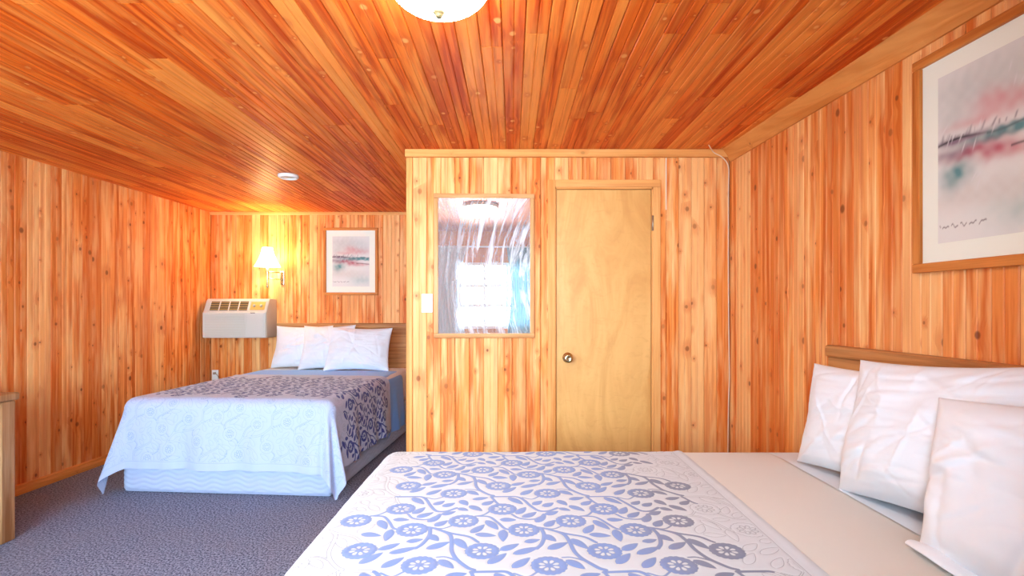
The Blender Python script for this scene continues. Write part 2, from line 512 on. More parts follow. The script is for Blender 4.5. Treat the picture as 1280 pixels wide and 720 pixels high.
# wall behind the camera with the mirrored window opening and an added one for light
xl, xr2 = x_left(YF), x_right(YF)
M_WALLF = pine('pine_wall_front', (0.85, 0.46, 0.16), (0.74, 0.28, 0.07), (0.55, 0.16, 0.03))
bm = bmesh.new()
ya, yb = YF - 0.12, YF
cols = [xl - .05, WIN_ADDED[0], WIN_ADDED[1], WIN1[0], WIN1[1], xr2 + .05]
bm_box(bm, (cols[0], ya, 0), (cols[1], yb, H)); bm_box(bm, (cols[2], ya, 0), (cols[3], yb, H)); bm_box(bm, (cols[4], ya, 0), (cols[5], yb, H))
bm_box(bm, (WIN_ADDED[0], ya, 0), (WIN_ADDED[1], yb, WIN_ADDED[2])); bm_box(bm, (WIN_ADDED[0], ya, WIN_ADDED[3]), (WIN_ADDED[1], yb, H))
bm_box(bm, (WIN1[0], ya, 0), (WIN1[1], yb, WIN1[2])); bm_box(bm, (WIN1[0], ya, WIN1[3]), (WIN1[1], yb, H))
wf = link('wall_front', bm_mesh('wall_front', bm), M_WALLF)
tag(wf, label='pine window wall seen in the mirror', kind='structure')

def window(name, W, nx, nz, label):
    x0, x1, z0, z1 = W
    r = empty(name, ((x0 + x1) / 2, YF - 0.06, z0), label=label, kind='structure')
    w = (x1 - x0) / 2; h = z1 - z0; f = 0.045
    for lo, hi in (((-w, -.04, 0), (w, .05, f)), ((-w, -.04, h - f), (w, .05, h)), ((-w, -.04, f), (-w + f, .05, h - f)), ((w - f, -.04, f), (w, .05, h - f))):
        box('frame_rail', lo, hi, M_VINYL, r, 0.004)
    for i in range(1, nx):
        x = -w + f + (2 * w - 2 * f) * i / nx
        box('muntin', (x - .021, -.014, f), (x + .021, .014, h - f), M_VINYL, r)
    for j in range(1, nz):
        z = f + (h - 2 * f) * j / nz
        box('muntin', (-w + f, -.013, z - .021), (w - f, .013, z + .021), M_VINYL, r)
    for i in range(nx):
        for j in range(nz):
            xa = -w + f + (2 * w - 2 * f) * i / nx; xb = -w + f + (2 * w - 2 * f) * (i + 1) / nx
            za = f + (h - 2 * f) * j / nz; zb = f + (h - 2 * f) * (j + 1) / nz
            me = mesh_py('pane', [(xa, 0, za), (xb, 0, za), (xb, 0, zb), (xa, 0, zb)], [(0, 1, 2, 3)])
            link('pane', me, M_PANE, r)
    return r
window('window_1', WIN1, 3, 3, 'white gridded window between curtains, reflected in the mirror')
window('added_window', WIN_ADDED, 4, 3, 'unseen wide white gridded window added to light the alcove')

# ceiling boards, long ones with butt joints
CW = 0.0885
ii = 0
x = x_right(YF)
while x > x_left(YF):
    xc = x - CW / 2
    y_end = YB if xc < XP else YP + 0.02
    y0 = YF
    cuts = []
    y = y0
    first = random.uniform(0.4, 3.4)
    y += first
    while y < y_end - 0.35:
        cuts.append(round(y, 1))
        y += random.choice((1.8, 2.4, 3.0))
    ys = [y0] + cuts + [y_end]
    for a, b in zip(ys[:-1], ys[1:]):
        me = board_mesh(CW, round(b - a - 0.003, 3))
        put_board(me, M_CEIL, ceiling, (x, a, H + T), Vector((-1, 0, 0)), Vector((0, 0, 1)), Vector((0, 1, 0)))
    x -= CW
    ii += 1

# trims
def trim(name, lo, hi, mat, label, bevel=0.006, **kw):
    o = box(name, lo, hi, mat, None, bevel)
    return tag(o, label=label, kind='structure')
trim('trim_1', (XP - .012, YP - .03, H - .052), (xr - .012, YP, H), M_TRIMX, 'pale pine ceiling trim along the partition top')
trim('trim_2', (XP - .006, YP - .012, 0), (EDGE0 + .002, YP + .03, H - .052), M_TRIM, 'pale pine corner strip at the partition end')
def run_strip(name, a, b, prof, mat, label):
    """profile (offset into room, z) swept along line a-b"""
    A = Vector((*a, 0)); B = Vector((*b, 0)); e = (B - A).normalized(); n = Vector((-e.y, e.x, 0))
    v = []; k = len(prof)
    for P in (A, B):
        for d, z in prof: v.append(P + n * d + Vector((0, 0, z)))
    f = [(i, (i + 1) % k, k + (i + 1) % k, k + i) for i in range(k)] + [tuple(range(k - 1, -1, -1)), tuple(range(k, 2 * k))]
    me = mesh_py(name, v, f)
    bm = bmesh.new(); bm.from_mesh(me); bmesh.ops.recalc_face_normals(bm, faces=bm.faces); bm.to_mesh(me); bm.free()
    return tag(link(name, me, mat), label=label, kind='structure')
crown = [(0, H - .085), (0.010, H - .085), (0.022, H - .07), (0.03, H - .045), (0.055, H - .012), (0.06, H), (0, H)]
run_strip('trim_3', (x_right(YF), YF), (x_right(YP - .03), YP - .03), crown, M_TRIMY, 'pine crown moulding along the right wall')
small = [(0, H - .03), (0.012, H - .03), (0.018, H - .02), (0.018, H), (0, H)]
run_strip('trim_4', (XP, YB), (x_left(YB), YB), small, M_TRIMX, 'thin pine ceiling strip along the far alcove wall')
bb = [(0, 0), (0.022, 0), (0.022, 0.035), (0.014, 0.05), (0.014, 0.06), (0, 0.068)]
run_strip('baseboard_left', (x_left(YB), YB), (x_left(YF), YF), bb, M_TRIMY, 'low pine baseboard along the left wall')
run_strip('baseboard_back', (XP, YB), (x_left(YB), YB), bb, M_TRIMX, 'low pine baseboard along the far alcove wall')
run_strip('baseboard_right', (x_right(YF), YF), (x_right(YP), YP), bb, M_TRIMY, 'low pine baseboard along the right wall')
run_strip('baseboard_partition', (DX0, YP), (XP, YP), bb, M_TRIMX, 'low pine baseboard under the mirror')

# ---------------------------------------------------------------- bathroom door
d = empty('door_1', ((DX0 + DX1) / 2, YP, 0), label='plain honey coloured flush wood door with brass knob', kind='structure')
hw = (DX1 - DX0) / 2
cx = (DX0 + DX1) / 2
box('door_slab', (0.2995 - cx, 0.004, 0.012), (0.93 - cx, 0.044, 2.086), M_DOOR, d, 0.002)
box('jamb', (-hw, -.002, 0), (-hw + .0115, .10, DZ), M_TRIM, d)
box('jamb', (hw - .0115, -.002, 0), (hw, .10, DZ), M_TRIM, d)
box('jamb', (-hw, -.002, DZ - .0105), (hw, .10, DZ), M_TRIMX, d)
box('door_stop', (-hw + .0115, .046, 0.0), (hw - .0115, .10, DZ - .0105), M_BLACKGAP, d)
box('casing', (-hw - .045, -.014, 0), (-hw + .004, .0, DZ + .05), M_TRIM, d, 0.003)
box('casing', (hw - .004, -.014, 0), (hw + .045, .0, DZ), M_TRIM, d, 0.003)
box('casing', (-hw + .004, -.0145, DZ), (hw + .045, .0, DZ + .05), M_TRIMX, d, 0.003)
for hz in (1.86, 0.25):
    hg = lathe('hinge', [(0.007, -.05), (0.007, .05)], M_HINGE, d, 10, loc=(0.93 - cx + .008, -.012, hz))
kn = lathe('knob', [(0.033, 0.0), (0.035, .004), (0.033, .009), (0.020, .012), (0.014, .016), (0.0125, .03), (0.018, .037), (0.027, .045), (0.0295, .055), (0.026, .064), (0.014, .067), (0.011, .064), (0.004, .064)], M_BRASS, d, 32, 'Y', loc=(0.372 - cx, 0.004, 0.963))

# ================================================================ beds
QW, QL, TOP = 1.52, 2.03, 0.655
def wav(u, v, seed, n=8, lo=6, hi=30):
    rs = np.random.RandomState(seed)
    z = np.zeros_like(u)
    for _ in range(n):
        k = rs.uniform(lo, hi); a = rs.uniform(0, 2 * PI); ph = rs.uniform(0, 2 * PI)
        z += np.sin(u * k * math.cos(a) + v * k * math.sin(a) + ph + 0.8 * np.sin(v * k * .37 + ph * 2)) / n
    return z

def drape(u, v, off, flare=0.10, rad=0.07, fold=0.02, seed=1, corner=0.10):
    """cloth coordinates -> points on the bed: u from the head to the foot, v across"""
    r = rad + off
    ur = np.minimum(u, QL - rad); vr = np.clip(v, -QW / 2 + rad, QW / 2 - rad)
    qu, qv = u - ur, v - vr
    Ld = np.hypot(qu, qv) + 1e-9
    nu, nv = qu / Ld, qv / Ld
    arc = r * PI / 2
    th = np.clip(Ld / r, 0, PI / 2)
    t = np.maximum(Ld - arc, 0)
    ang = np.arctan2(np.abs(qv), np.maximum(qu, 0))
    s = np.sign(v) * (np.abs(vr) + np.where(Ld > 1e-6, ang, 0) * 0.3 + (QL - rad - ur))
    cor = np.sin(2 * ang) ** 2 * (Ld > 1e-6)
    fl = flare + corner * cor
    tt = np.minimum(t / 0.4, 1.4)
    rip = fold * tt * (np.sin(s * 17 + seed) * 0.55 + np.sin(s * 31 + seed * 2.3) * 0.3 + np.sin(s * 9 + seed * .7) * .5) 
    rip = rip + cor * 0.03 * tt * np.sin(ang * 10 + seed)
    hz = r * np.sin(th) + t * fl + rip
    vt = r * (1 - np.cos(th)) + t * np.sqrt(1 - fl ** 2)
    x = ur + nu * hz
    y = vr + nv * hz
    z = TOP + off - vt - 0.006 * (np.abs(v) / (QW / 2)).clip(0, 1) ** 3
    return x, y, np.maximum(z, 0.012), t

def grid_mesh(name, X, Y, Z, attrs=None):
    nu, nv = X.shape
    co = np.stack([X, Y, Z], -1).reshape(-1, 3).astype(np.float32)
    idx = np.arange(nu * nv).reshape(nu, nv)
    q = np.stack([idx[:-1, :-1], idx[1:, :-1], idx[1:, 1:], idx[:-1, 1:]], -1).reshape(-1, 4).astype(np.int32)
    me = bpy.data.meshes.new(name)
    me.vertices.add(len(co)); me.vertices.foreach_set('co', co.ravel())
    me.loops.add(q.size); me.loops.foreach_set('vertex_index', q.ravel())
    me.polygons.add(len(q)); me.polygons.foreach_set('loop_start', np.arange(0, q.size, 4, dtype=np.int32))
    me.polygons.foreach_set('use_smooth', np.ones(len(q), dtype=bool))
    for k, a in (attrs or {}).items():
        if a.ndim == 2:
            at = me.attributes.new(k, 'FLOAT', 'POINT'); at.data.foreach_set('value', a.ravel().astype(np.float32))
        else:
            at = me.attributes.new(k, 'FLOAT_COLOR', 'POINT'); at.data.foreach_set('color', a.reshape(-1).astype(np.float32))
    me.update(calc_edges=True)
    me.validate()
    return me

# ---- the flowering vine of the quilt, one repeat, in metres (u towards the foot, v across)
HX, DC = 1.46, 1.60                                   # head end and middle line of the nearer bed
def cell(cx, cy):
    px, py = 490 + cx / 5.76, 595 + cy / 5.76
    s = (py - 384) / 0.64
    return np.array([HX - (px - 640) / s, DC - F / s])
VA = np.array([-0.319, 0.0]); VB = np.array([0.029, 0.495])
FLOW = [(445, 135), (765, 80), (795, 248), (515, 335), (145, 400)]
STEM = [([(715, 160), (830, 158), (900, 160), (950, 185), (1000, 228), (1060, 262), (1130, 262), (1190, 240)], .0036),
        ([(530, 105), (580, 105), (650, 122)], .0018), ([(715, 160), (745, 195), (770, 215)], .003),
        ([(250, 165), (310, 178), (370, 160)], .0018), ([(115, 285), (150, 315), (230, 325), (300, 312), (345, 285)], .0026),
        ([(240, 378), (310, 390), (420, 425), (550, 450), (620, 490)], .0032),
        ([(310, 390), (410, 430), (430, 480), (430, 550), (460, 610), (540, 672), (590, 690)], .004),
        ([(310, 390), (370, 390), (430, 370)], .0018), ([(600, 300), (660, 290), (710, 262)], .0022),
        ([(620, 300), (700, 305), (760, 345), (810, 390), (860, 400)], .003),
        ([(275, 385), (270, 440), (225, 500), (170, 535)], .004)]
LEAF = [(130, 130, 245, 88, .3), (250, 145, 360, 105, .36), (150, 165, 232, 215, .55), (150, 285, 240, 235, .4), (180, 312, 300, 270, .3),
        (260, 345, 355, 290, .3), (355, 290, 460, 265, .36), (300, 220, 380, 190, .4), (365, 232, 455, 205, .42), (495, 185, 545, 222, .8),
        (560, 222, 650, 265, .5), (545, 115, 625, 148, .4), (580, 180, 695, 165, .28), (650, 220, 735, 190, .3), (478, 240, 550, 262, .4),
        (10, 325, 125, 328, .4), (310, 375, 400, 330, .42), (570, 425, 665, 360, .4), (680, 330, 765, 400, .5), (600, 432, 750, 445, .34),
        (800, 400, 800, 485, .75), (785, 325, 892, 330, .42), (268, 435, 335, 485, .6), (105, 490, 225, 470, .32), (-20, 575, 190, 525, .24),
        (248, 540, 415, 490, .27), (455, 465, 540, 540, .5), (780, 550, 915, 500, .42)]
_fl = [cell(*f) for f in FLOW]
_st = [(np.array(spline([cell(*p) for p in pts], 4)), w * 1.35) for pts, w in STEM]
_lf = [(cell(a, b), cell(c, d_), k) for a, b, c, d_, k in LEAF]

def sd_flower(pu, pv):
    r = np.hypot(pu, pv); th = np.arctan2(pv, pu)
    out = r - (0.0430 + 0.0026 * np.abs(np.cos(th * 9)))
    ph = (th % (PI / 4)) - PI / 8
    xx, yy = r * np.cos(ph), r * np.sin(ph)
    pet = (np.sqrt(((xx - 0.0182) / 0.0098) ** 2 + (yy / (0.0056 * np.clip(xx / 0.0185, .3, 1.25))) ** 2) - 1) * 0.0058
    return np.maximum(out, -pet)
def sd_leaf(pu, pv, a, b, k):
    e = b - a; L = np.hypot(*e); e = e / L
    t = (pu - a[0]) * e[0] + (pv - a[1]) * e[1]
    y = -(pu - a[0]) * e[1] + (pv - a[1]) * e[0]
    tn = np.clip(t / L, 0, 1)
    w = float(np.clip(0.0275 / L, 0.27, 0.56)) * L * 0.5 * np.sin(PI * tn ** 0.75) ** 0.8
    dt = np.maximum(np.maximum(-t, t - L), 0)
    return np.hypot(np.maximum(np.abs(y) - w, 0), dt) + np.minimum(np.abs(y) - w, 0) * (dt == 0)
def sd_poly(pu, pv, P, w):
    best = np.full(pu.shape, 9.0)
    for i in range(len(P) - 1):
        a, b = P[i], P[i + 1]; e = b - a; l2 = e @ e + 1e-12
        t = np.clip(((pu - a[0]) * e[0] + (pv - a[1]) * e[1]) / l2, 0, 1)
        best = np.minimum(best, np.hypot(pu - a[0] - t * e[0], pv - a[1] - t * e[1]))
    return best - w

def vine_fields(uu, vv, u_lo, u_hi):
    """signed distance to the printed vine and to all stitched outlines, on the grid uu x vv"""
    pr = np.full((len(uu), len(vv)), 0.03); al = pr.copy()
    def stamp(fn, lo, hi, c, margin=0.012, bias=0.0):
        i0, i1 = np.searchsorted(uu, (lo[0] - margin, hi[0] + margin)); j0, j1 = np.searchsorted(vv, (lo[1] - margin, hi[1] + margin))
        if i1 <= i0 or j1 <= j0: return
        PU, PV = np.meshgrid(uu[i0:i1], vv[j0:j1], indexing='ij')
        d_ = fn(PU, PV)
        al[i0:i1, j0:j1] = np.minimum(al[i0:i1, j0:j1], d_)
        wob = 0.05 * math.sin(c[1] * 12.7 + 0.6) + 0.045 * math.sin(c[1] * 29 + 1)
        if u_lo + wob - bias < c[0] < u_hi + wob * .8:
            pr[i0:i1, j0:j1] = np.minimum(pr[i0:i1, j0:j1], d_)
    for i in range(-8, 10):
        for j in range(-6, 7):
            o = VA * i + VB * j
            for c in _fl:
                c2 = c + o
                stamp(lambda a, b: sd_flower(a - c2[0], b - c2[1]), c2 - .045, c2 + .045, c2, bias=0.05)
            for P, w in _st:
                Q = P + o
                h = max(2, (len(Q) + 1) // 2)
                for sub in ([Q] if len(Q) < 10 else [Q[k:k + 5] for k in range(0, len(Q) - 1, 4)]):
                    stamp(lambda a, b: sd_poly(a, b, sub, w), sub.min(0), sub.max(0), sub.mean(0), bias=0.01)
            for a_, b_, k in _lf:
                A, B = a_ + o, b_ + o
                m = np.hypot(*(B - A)) * .45
                stamp(lambda a, b: sd_leaf(a, b, A, B, k), np.minimum(A, B) - m, np.maximum(A, B) + m, (A + B) / 2)
    return pr, al

def bedspread(name, M, mat, step, u0, drop_foot, drop_side, vmin_fine, vmax_fine, coarse, label, seed, fold, flare, corner, group):
    u1 = QL + drop_foot; vs_ = QW / 2 + drop_side
    uu = np.arange(u0, u1 + 1e-6, step)
    vv = np.concatenate([np.arange(-vs_, vmin_fine, coarse), np.arange(max(-vs_, vmin_fine), min(vmax_fine, vs_), step), np.arange(min(vmax_fine, vs_), vs_ + 1e-6, coarse)])
    vv = np.unique(np.round(vv, 5))
    pr, al = vine_fields(uu, vv, 0.92, 1.87)
    U, V = np.meshgrid(uu, vv, indexing='ij')
    edge = np.minimum(np.minimum(U - u0, u1 - U), vs_ - np.abs(V))
    hem = np.clip((edge - 0.050) / 0.004, 0, 1)
    al = np.where(hem < 1, 0.03, al)
    hemline = edge - 0.052
    al = np.where(np.abs(hemline) < 0.006, hemline, al)
    X, Y, Z, t = drape(U, V, 0.011, flare, fold=fold, seed=seed, corner=corner)
    puff = -0.0012 * np.exp(-(al / 0.0030) ** 2) + 0.0016 * wav(U * .55, V * 1.6, seed + 3, 10, 25, 75) + 0.0030 * wav(U, V, seed + 5, 6, 4, 12)
    puff += 0.0035 * np.exp(-((U - u0 - .025) / .014) ** 2)
    puff -= 0.008 * np.exp(-((U - u0) / .006) ** 2)
    # displace along the surface normal (approx.)
    du = np.stack([np.gradient(X, axis=0), np.gradient(Y, axis=0), np.gradient(Z, axis=0)], -1)
    dv = np.stack([np.gradient(X, axis=1), np.gradient(Y, axis=1), np.gradient(Z, axis=1)], -1)
    n = np.cross(du, dv); n /= np.linalg.norm(n, axis=-1, keepdims=True) + 1e-12
    me = grid_mesh(name, X + n[..., 0] * puff, Y + n[..., 1] * puff, np.maximum(Z + n[..., 2] * puff, 0.01), {'print': pr, 'stitch': al, 'along': U})
    o = link(name, me, mat)
    o.matrix_world = M
    return tag(o, label=label, cat='bedspread', group=group)

def sheet(name, M, mat, u0, u1, drop, off, label, seed, cat='sheet'):
    uu = np.arange(u0, u1 + 1e-6, 0.02); vs_ = QW / 2 + drop
    vv = np.arange(-vs_, vs_ + 1e-6, 0.012)
    U, V = np.meshgrid(uu, vv, indexing='ij')
    X, Y, Z, t = drape(U, V, off, 0.06, fold=0.022, seed=seed)
    Z = Z + 0.003 * wav(U, V, seed + 11, 8, 6, 22) * (t < .01)
    Z = Z - 0.004 * np.exp(-((U - u0) / .01) ** 2)
    o = link(name, grid_mesh(name, X, Y, Z), mat)
    o.matrix_world = M
    sol = o.modifiers.new('thickness', 'SOLIDIFY'); sol.thickness = 0.003; sol.offset = 0
    return tag(o, label=label, cat=cat)

def bed(M, label):
    r = empty('bed', label=label, cat='bed')
    r.matrix_world = M
    # box spring with quilted waves on its sides
    hw_ = QW / 2
    n = 260
    per = []
    rc = 0.05
    path = [(0.01, -hw_), (QL - rc, -hw_)] + [(QL - rc + rc * math.sin(a), -hw_ + rc - rc * math.cos(a)) for a in np.linspace(.2, PI / 2 - .2, 4)] + \
           [(QL, -hw_ + rc), (QL, hw_ - rc)] + [(QL - rc + rc * math.cos(a), hw_ - rc + rc * math.sin(a)) for a in np.linspace(.2, PI / 2 - .2, 4)] + [(QL - rc, hw_), (0.01, hw_)]
    path = np.array(path)
    seg = np.hypot(*np.diff(path, axis=0).T); cum = np.concatenate([[0], np.cumsum(seg)])
    ss = np.linspace(0, cum[-1], 620)
    px = np.interp(ss, cum, path[:, 0]); py = np.interp(ss, cum, path[:, 1])
    tx, ty = np.gradient(px), np.gradient(py); tl = np.hypot(tx, ty); nx, ny = ty / tl, -tx / tl
    zz = np.linspace(0.018, 0.335, 64)
    S, Zg = np.meshgrid(ss, zz, indexing='ij')
    ph = Zg * 2 * PI / 0.034 + 2.1 * np.sin(S * 2 * PI / 0.17) + 1.1 * np.sin(S * 2 * PI / 0.41)
    amp = 0.0045 * np.clip((0.33 - Zg) / .02, 0, 1)
    dsp = amp * np.abs(np.sin(ph / 2)) - 0.02 * np.clip((.03 - Zg) / .03, 0, 1)
    me = grid_mesh('box_spring', px[:, None] + nx[:, None] * dsp, py[:, None] + ny[:, None] * dsp, Zg)
    bs = link('box_spring', me, M_BOXS, r)
    box('base_deck', (0.012, -hw_ + .01, 0.0), (QL - .012, hw_ - .01, 0.33), M_BOXS, r, 0.02)
    bm = bmesh.new(); bm_box(bm, (0.0, -hw_, 0.335), (QL, hw_, TOP), 0.06, 5)
    mt = link('mattress', bm_mesh('mattress', bm), M_SHEETW, r, smooth=True)
    return r

def mat_bed(x, y, rz):
    return Matrix.Translation((x, y, 0)) @ Matrix.Rotation(rz, 4, 'Z')

MB1 = mat_bed(-1.84, 5.62, -PI / 2 - math.radians(4.2))
MB2 = mat_bed(HX, DC, PI)
bed(MB1, 'queen bed in the alcove with pale blue quilted box spring below the headboard')
bed(MB2, 'queen bed against the right wall in front of the bathroom door')
sheet('top_sheet', MB1, M_SHEETBL, 0.33, 0.94, 0.50, 0.005, 'blue top sheet hanging down the side of the alcove bed', 2)
sheet('top_sheet', MB2, M_SHEETBE, 0.31, 0.80, 0.30, 0.005, 'cream top sheet folded out between quilt and pillows', 6)
bedspread('bedspread', MB1, M_SPREAD1, 0.006, 0.76, 0.46, 0.46, -9, 9, 0.006,
          'white quilted bedspread, cool daylight painted into it, with dark blue vine band draped over the alcove bed', 3, 0.024, 0.10, 0.17, 'floral quilted bedspreads')
bedspread('bedspread', MB2, M_SPREAD2, 0.003, 0.70, 0.40, 0.40, -0.80, 0.40, 0.008,
          'white quilted bedspread with blue flower vine band on the bed by the right wall', 5, 0.012, 0.22, 0.15, 'floral quilted bedspreads')

# ---------------------------------------------------------------- headboards
def headboard(loc, rz, label, w=1.62):
    r = empty('headboard', loc, rz, label=label, cat='headboard', group='oak headboards')
    # local: back at y=0 towards the wall, face at y=-0.05 ; grain along local X is wanted, material runs along local Y of rotated pieces
    box('panel', (-w / 2 + .01, -.034, 0.25), (w / 2 - .01, -.004, 1.085), M_HEADX, r, 0.003)
    box('top_rail', (-w / 2, -.046, 1.07), (w / 2, 0, 1.125), M_HEADX, r, 0.012, 3)
    for s in (-1, 1):
        box('leg', (s * (w / 2 - .05) - .03, -.030, 0.0), (s * (w / 2 - .05) + .03, -.002, 0.25), M_HEADX, r)
    return r
M_HEADX = pine('oak_headboard_across', (0.70, 0.40, 0.17), (0.58, 0.27, 0.09), (0.36, 0.14, 0.045), knots=0.0, along='X', var=0.1, streak=0.5)
headboard((-1.775, YB - .002, 0), 0.0, 'oak headboard with rail behind the alcove bed pillows')
yh = 1.625
headboard((x_right(yh) - .002, yh, 0), -PI / 2 + math.atan(0.05), 'oak headboard with rail on the right wall')

# ---------------------------------------------------------------- pillows
def pillow_mesh(w, h, t, seed, nw=120, nh=84):
    a = np.linspace(-1, 1, nw); b = np.linspace(-1, 1, nh)
    A, B = np.meshgrid(a, b, indexing='ij')
    prof = ((1 - np.abs(A) ** 3.2).clip(0) ** 0.62) * ((1 - np.abs(B) ** 2.8).clip(0) ** 0.62)
    pin = 1 - 0.07 * (1 - np.abs(B) ** 2); pin2 = 1 - 0.075 * (1 - np.abs(A) ** 2)
    Xc = A * w / 2 * pin; Yc = B * h / 2 * pin2
    wr = wav(A * w, B * h, seed, 9, 9, 34); wr2 = wav(A * w * .4, B * h * 1.6, seed + 9, 7, 14, 40)
    edge = np.clip(np.minimum(1 - np.abs(A), 1 - np.abs(B)) * 6, 0, 1)
    zf = t / 2 * prof + (0.012 * wr + 0.008 * np.abs(wr2)) * edge
    zb = -(t / 2 * prof) + 0.006 * wr2 * edge
    rs = np.random.RandomState(seed + 40)
    for k in range(26):
        cu, cv = rs.uniform(-.9, .9) * w / 2, rs.uniform(-.9, .9) * h / 2
        an = math.atan2(cv, cu) + rs.normal(0, .7); ln_ = rs.uniform(.05, .16); wd = rs.uniform(.006, .014)
        tt = (Xc - cu) * math.cos(an) + (Yc - cv) * math.sin(an); nn = -(Xc - cu) * math.sin(an) + (Yc - cv) * math.cos(an) + .6 * tt * tt
        zf = zf + rs.choice((-1, 1)) * rs.uniform(.003, .008) * np.exp(-(nn / wd) ** 2 - (tt / ln_) ** 2) * edge
    lift = 0.018 * wav(A * 1.2, B * 1.2, seed + 4, 4, 1.5, 4)
    nv = nw * nh
    co = np.concatenate([np.stack([Xc, Yc, zf + lift], -1).reshape(-1, 3), np.stack([Xc, Yc, zb + lift - 0.0015], -1).reshape(-1, 3)])
    idx = np.arange(nv).reshape(nw, nh)
    f = [(idx[i, j], idx[i + 1, j], idx[i + 1, j + 1], idx[i, j + 1]) for i in range(nw - 1) for j in range(nh - 1)]
    f += [tuple(nv + k for k in reversed(q)) for q in f]
    loop = [idx[i, 0] for i in range(nw)] + [idx[nw - 1, j] for j in range(1, nh)] + [idx[i, nh - 1] for i in range(nw - 2, -1, -1)] + [idx[0, j] for j in range(nh - 2, 0, -1)]
    for k in range(len(loop)):
        p, q = loop[k], loop[(k + 1) % len(loop)]
        f.append((q, p, nv + p, nv + q))
    me = mesh_py('pillow', co.tolist(), [tuple(int(x) for x in q) for q in f])
    me.polygons.foreach_set('use_smooth', [True] * len(me.polygons))
    return me

def pillow(M, u, v, lean, yaw, roll, label, group, seed, w=0.64, h=0.46, t=0.165, sink=0.0):
    """stands on its long edge on the mattress at (u, v), leaning back to the head by `lean` degrees"""
    me = pillow_mesh(w, h, t, seed)
    o = link('pillow', me, M_PILLOW)
    # local: x across, y up, z out of the face -> face looks to +u, up is z
    R0 = Matrix(((0, 0, 1, 0), (1, 0, 0, 0), (0, 1, 0, 0), (0, 0, 0, 1)))
    base = Matrix.Translation((u, v, TOP + 0.004 + sink)) @ Matrix.Rotation(math.radians(yaw), 4, 'Z') @ Matrix.Rotation(math.radians(-lean), 4, 'Y') @ Matrix.Rotation(math.radians(roll), 4, 'X') @ Matrix.Translation((0, 0, h / 2)) @ R0
    o.matrix_world = M @ base
    return tag(o, label=label, cat='pillow', group=group)

G1, G2 = 'pillows on the alcove bed', 'pillows on the bed by the right wall'
pillow(MB1, 0.20, -0.37, 16, 2, 0, 'white pillow at the wall lamp end of the alcove bed', G1, 11, w=.62)
pillow(MB1, 0.30, -0.06, 17, -4, 1, 'white pillow overlapped on the alcove bed, between the other two', G1, 12, w=.58, h=.47)
pillow(MB1, 0.38, 0.30, 20, 6, -1, 'white pillow at the partition end of the alcove bed', G1, 13, w=.66)
pillow(MB2, 0.21, -0.26, 14, 12, 2, 'white pillow at the bathroom door end of the bed by the right wall', G2, 14, w=.62, h=.415, sink=.012)
pillow(MB2, 0.26, 0.085, 15, 6, 5, 'wrinkled white pillow under the large picture, partly hidden by another pillow', G2, 15, w=.68, h=.475, sink=.02)
pc = pillow(MB2, 0.365, 0.545, 17, 0, 9, 'frontmost white pillow, leaning over the wrinkled pillow beneath the large picture', G2, 16, w=.68, h=.44, sink=.02)
# open hem of its pillowcase, lying out on the sheet
fu = np.linspace(0, 1, 30); fv = np.linspace(0, 2 * PI, 13)
FA, FB = np.meshgrid(fu, fv, indexing='ij')
fwid = 0.030 * np.sin(PI * np.clip(FA * .9 + .1, 0, 1)) ** .5
hm = link('case_hem', grid_mesh('case_hem', 0.405 + .012 * np.sin(FA * 5) - .03 * FA + fwid * np.cos(FB), 0.225 + FA * .32, TOP + .022 + .008 * np.sin(FA * 7) + .009 * np.sin(FB)), M_PILLOW)
hm.parent = pc
hm.matrix_parent_inverse = pc.matrix_world.inverted()
hm.matrix_world = MB2

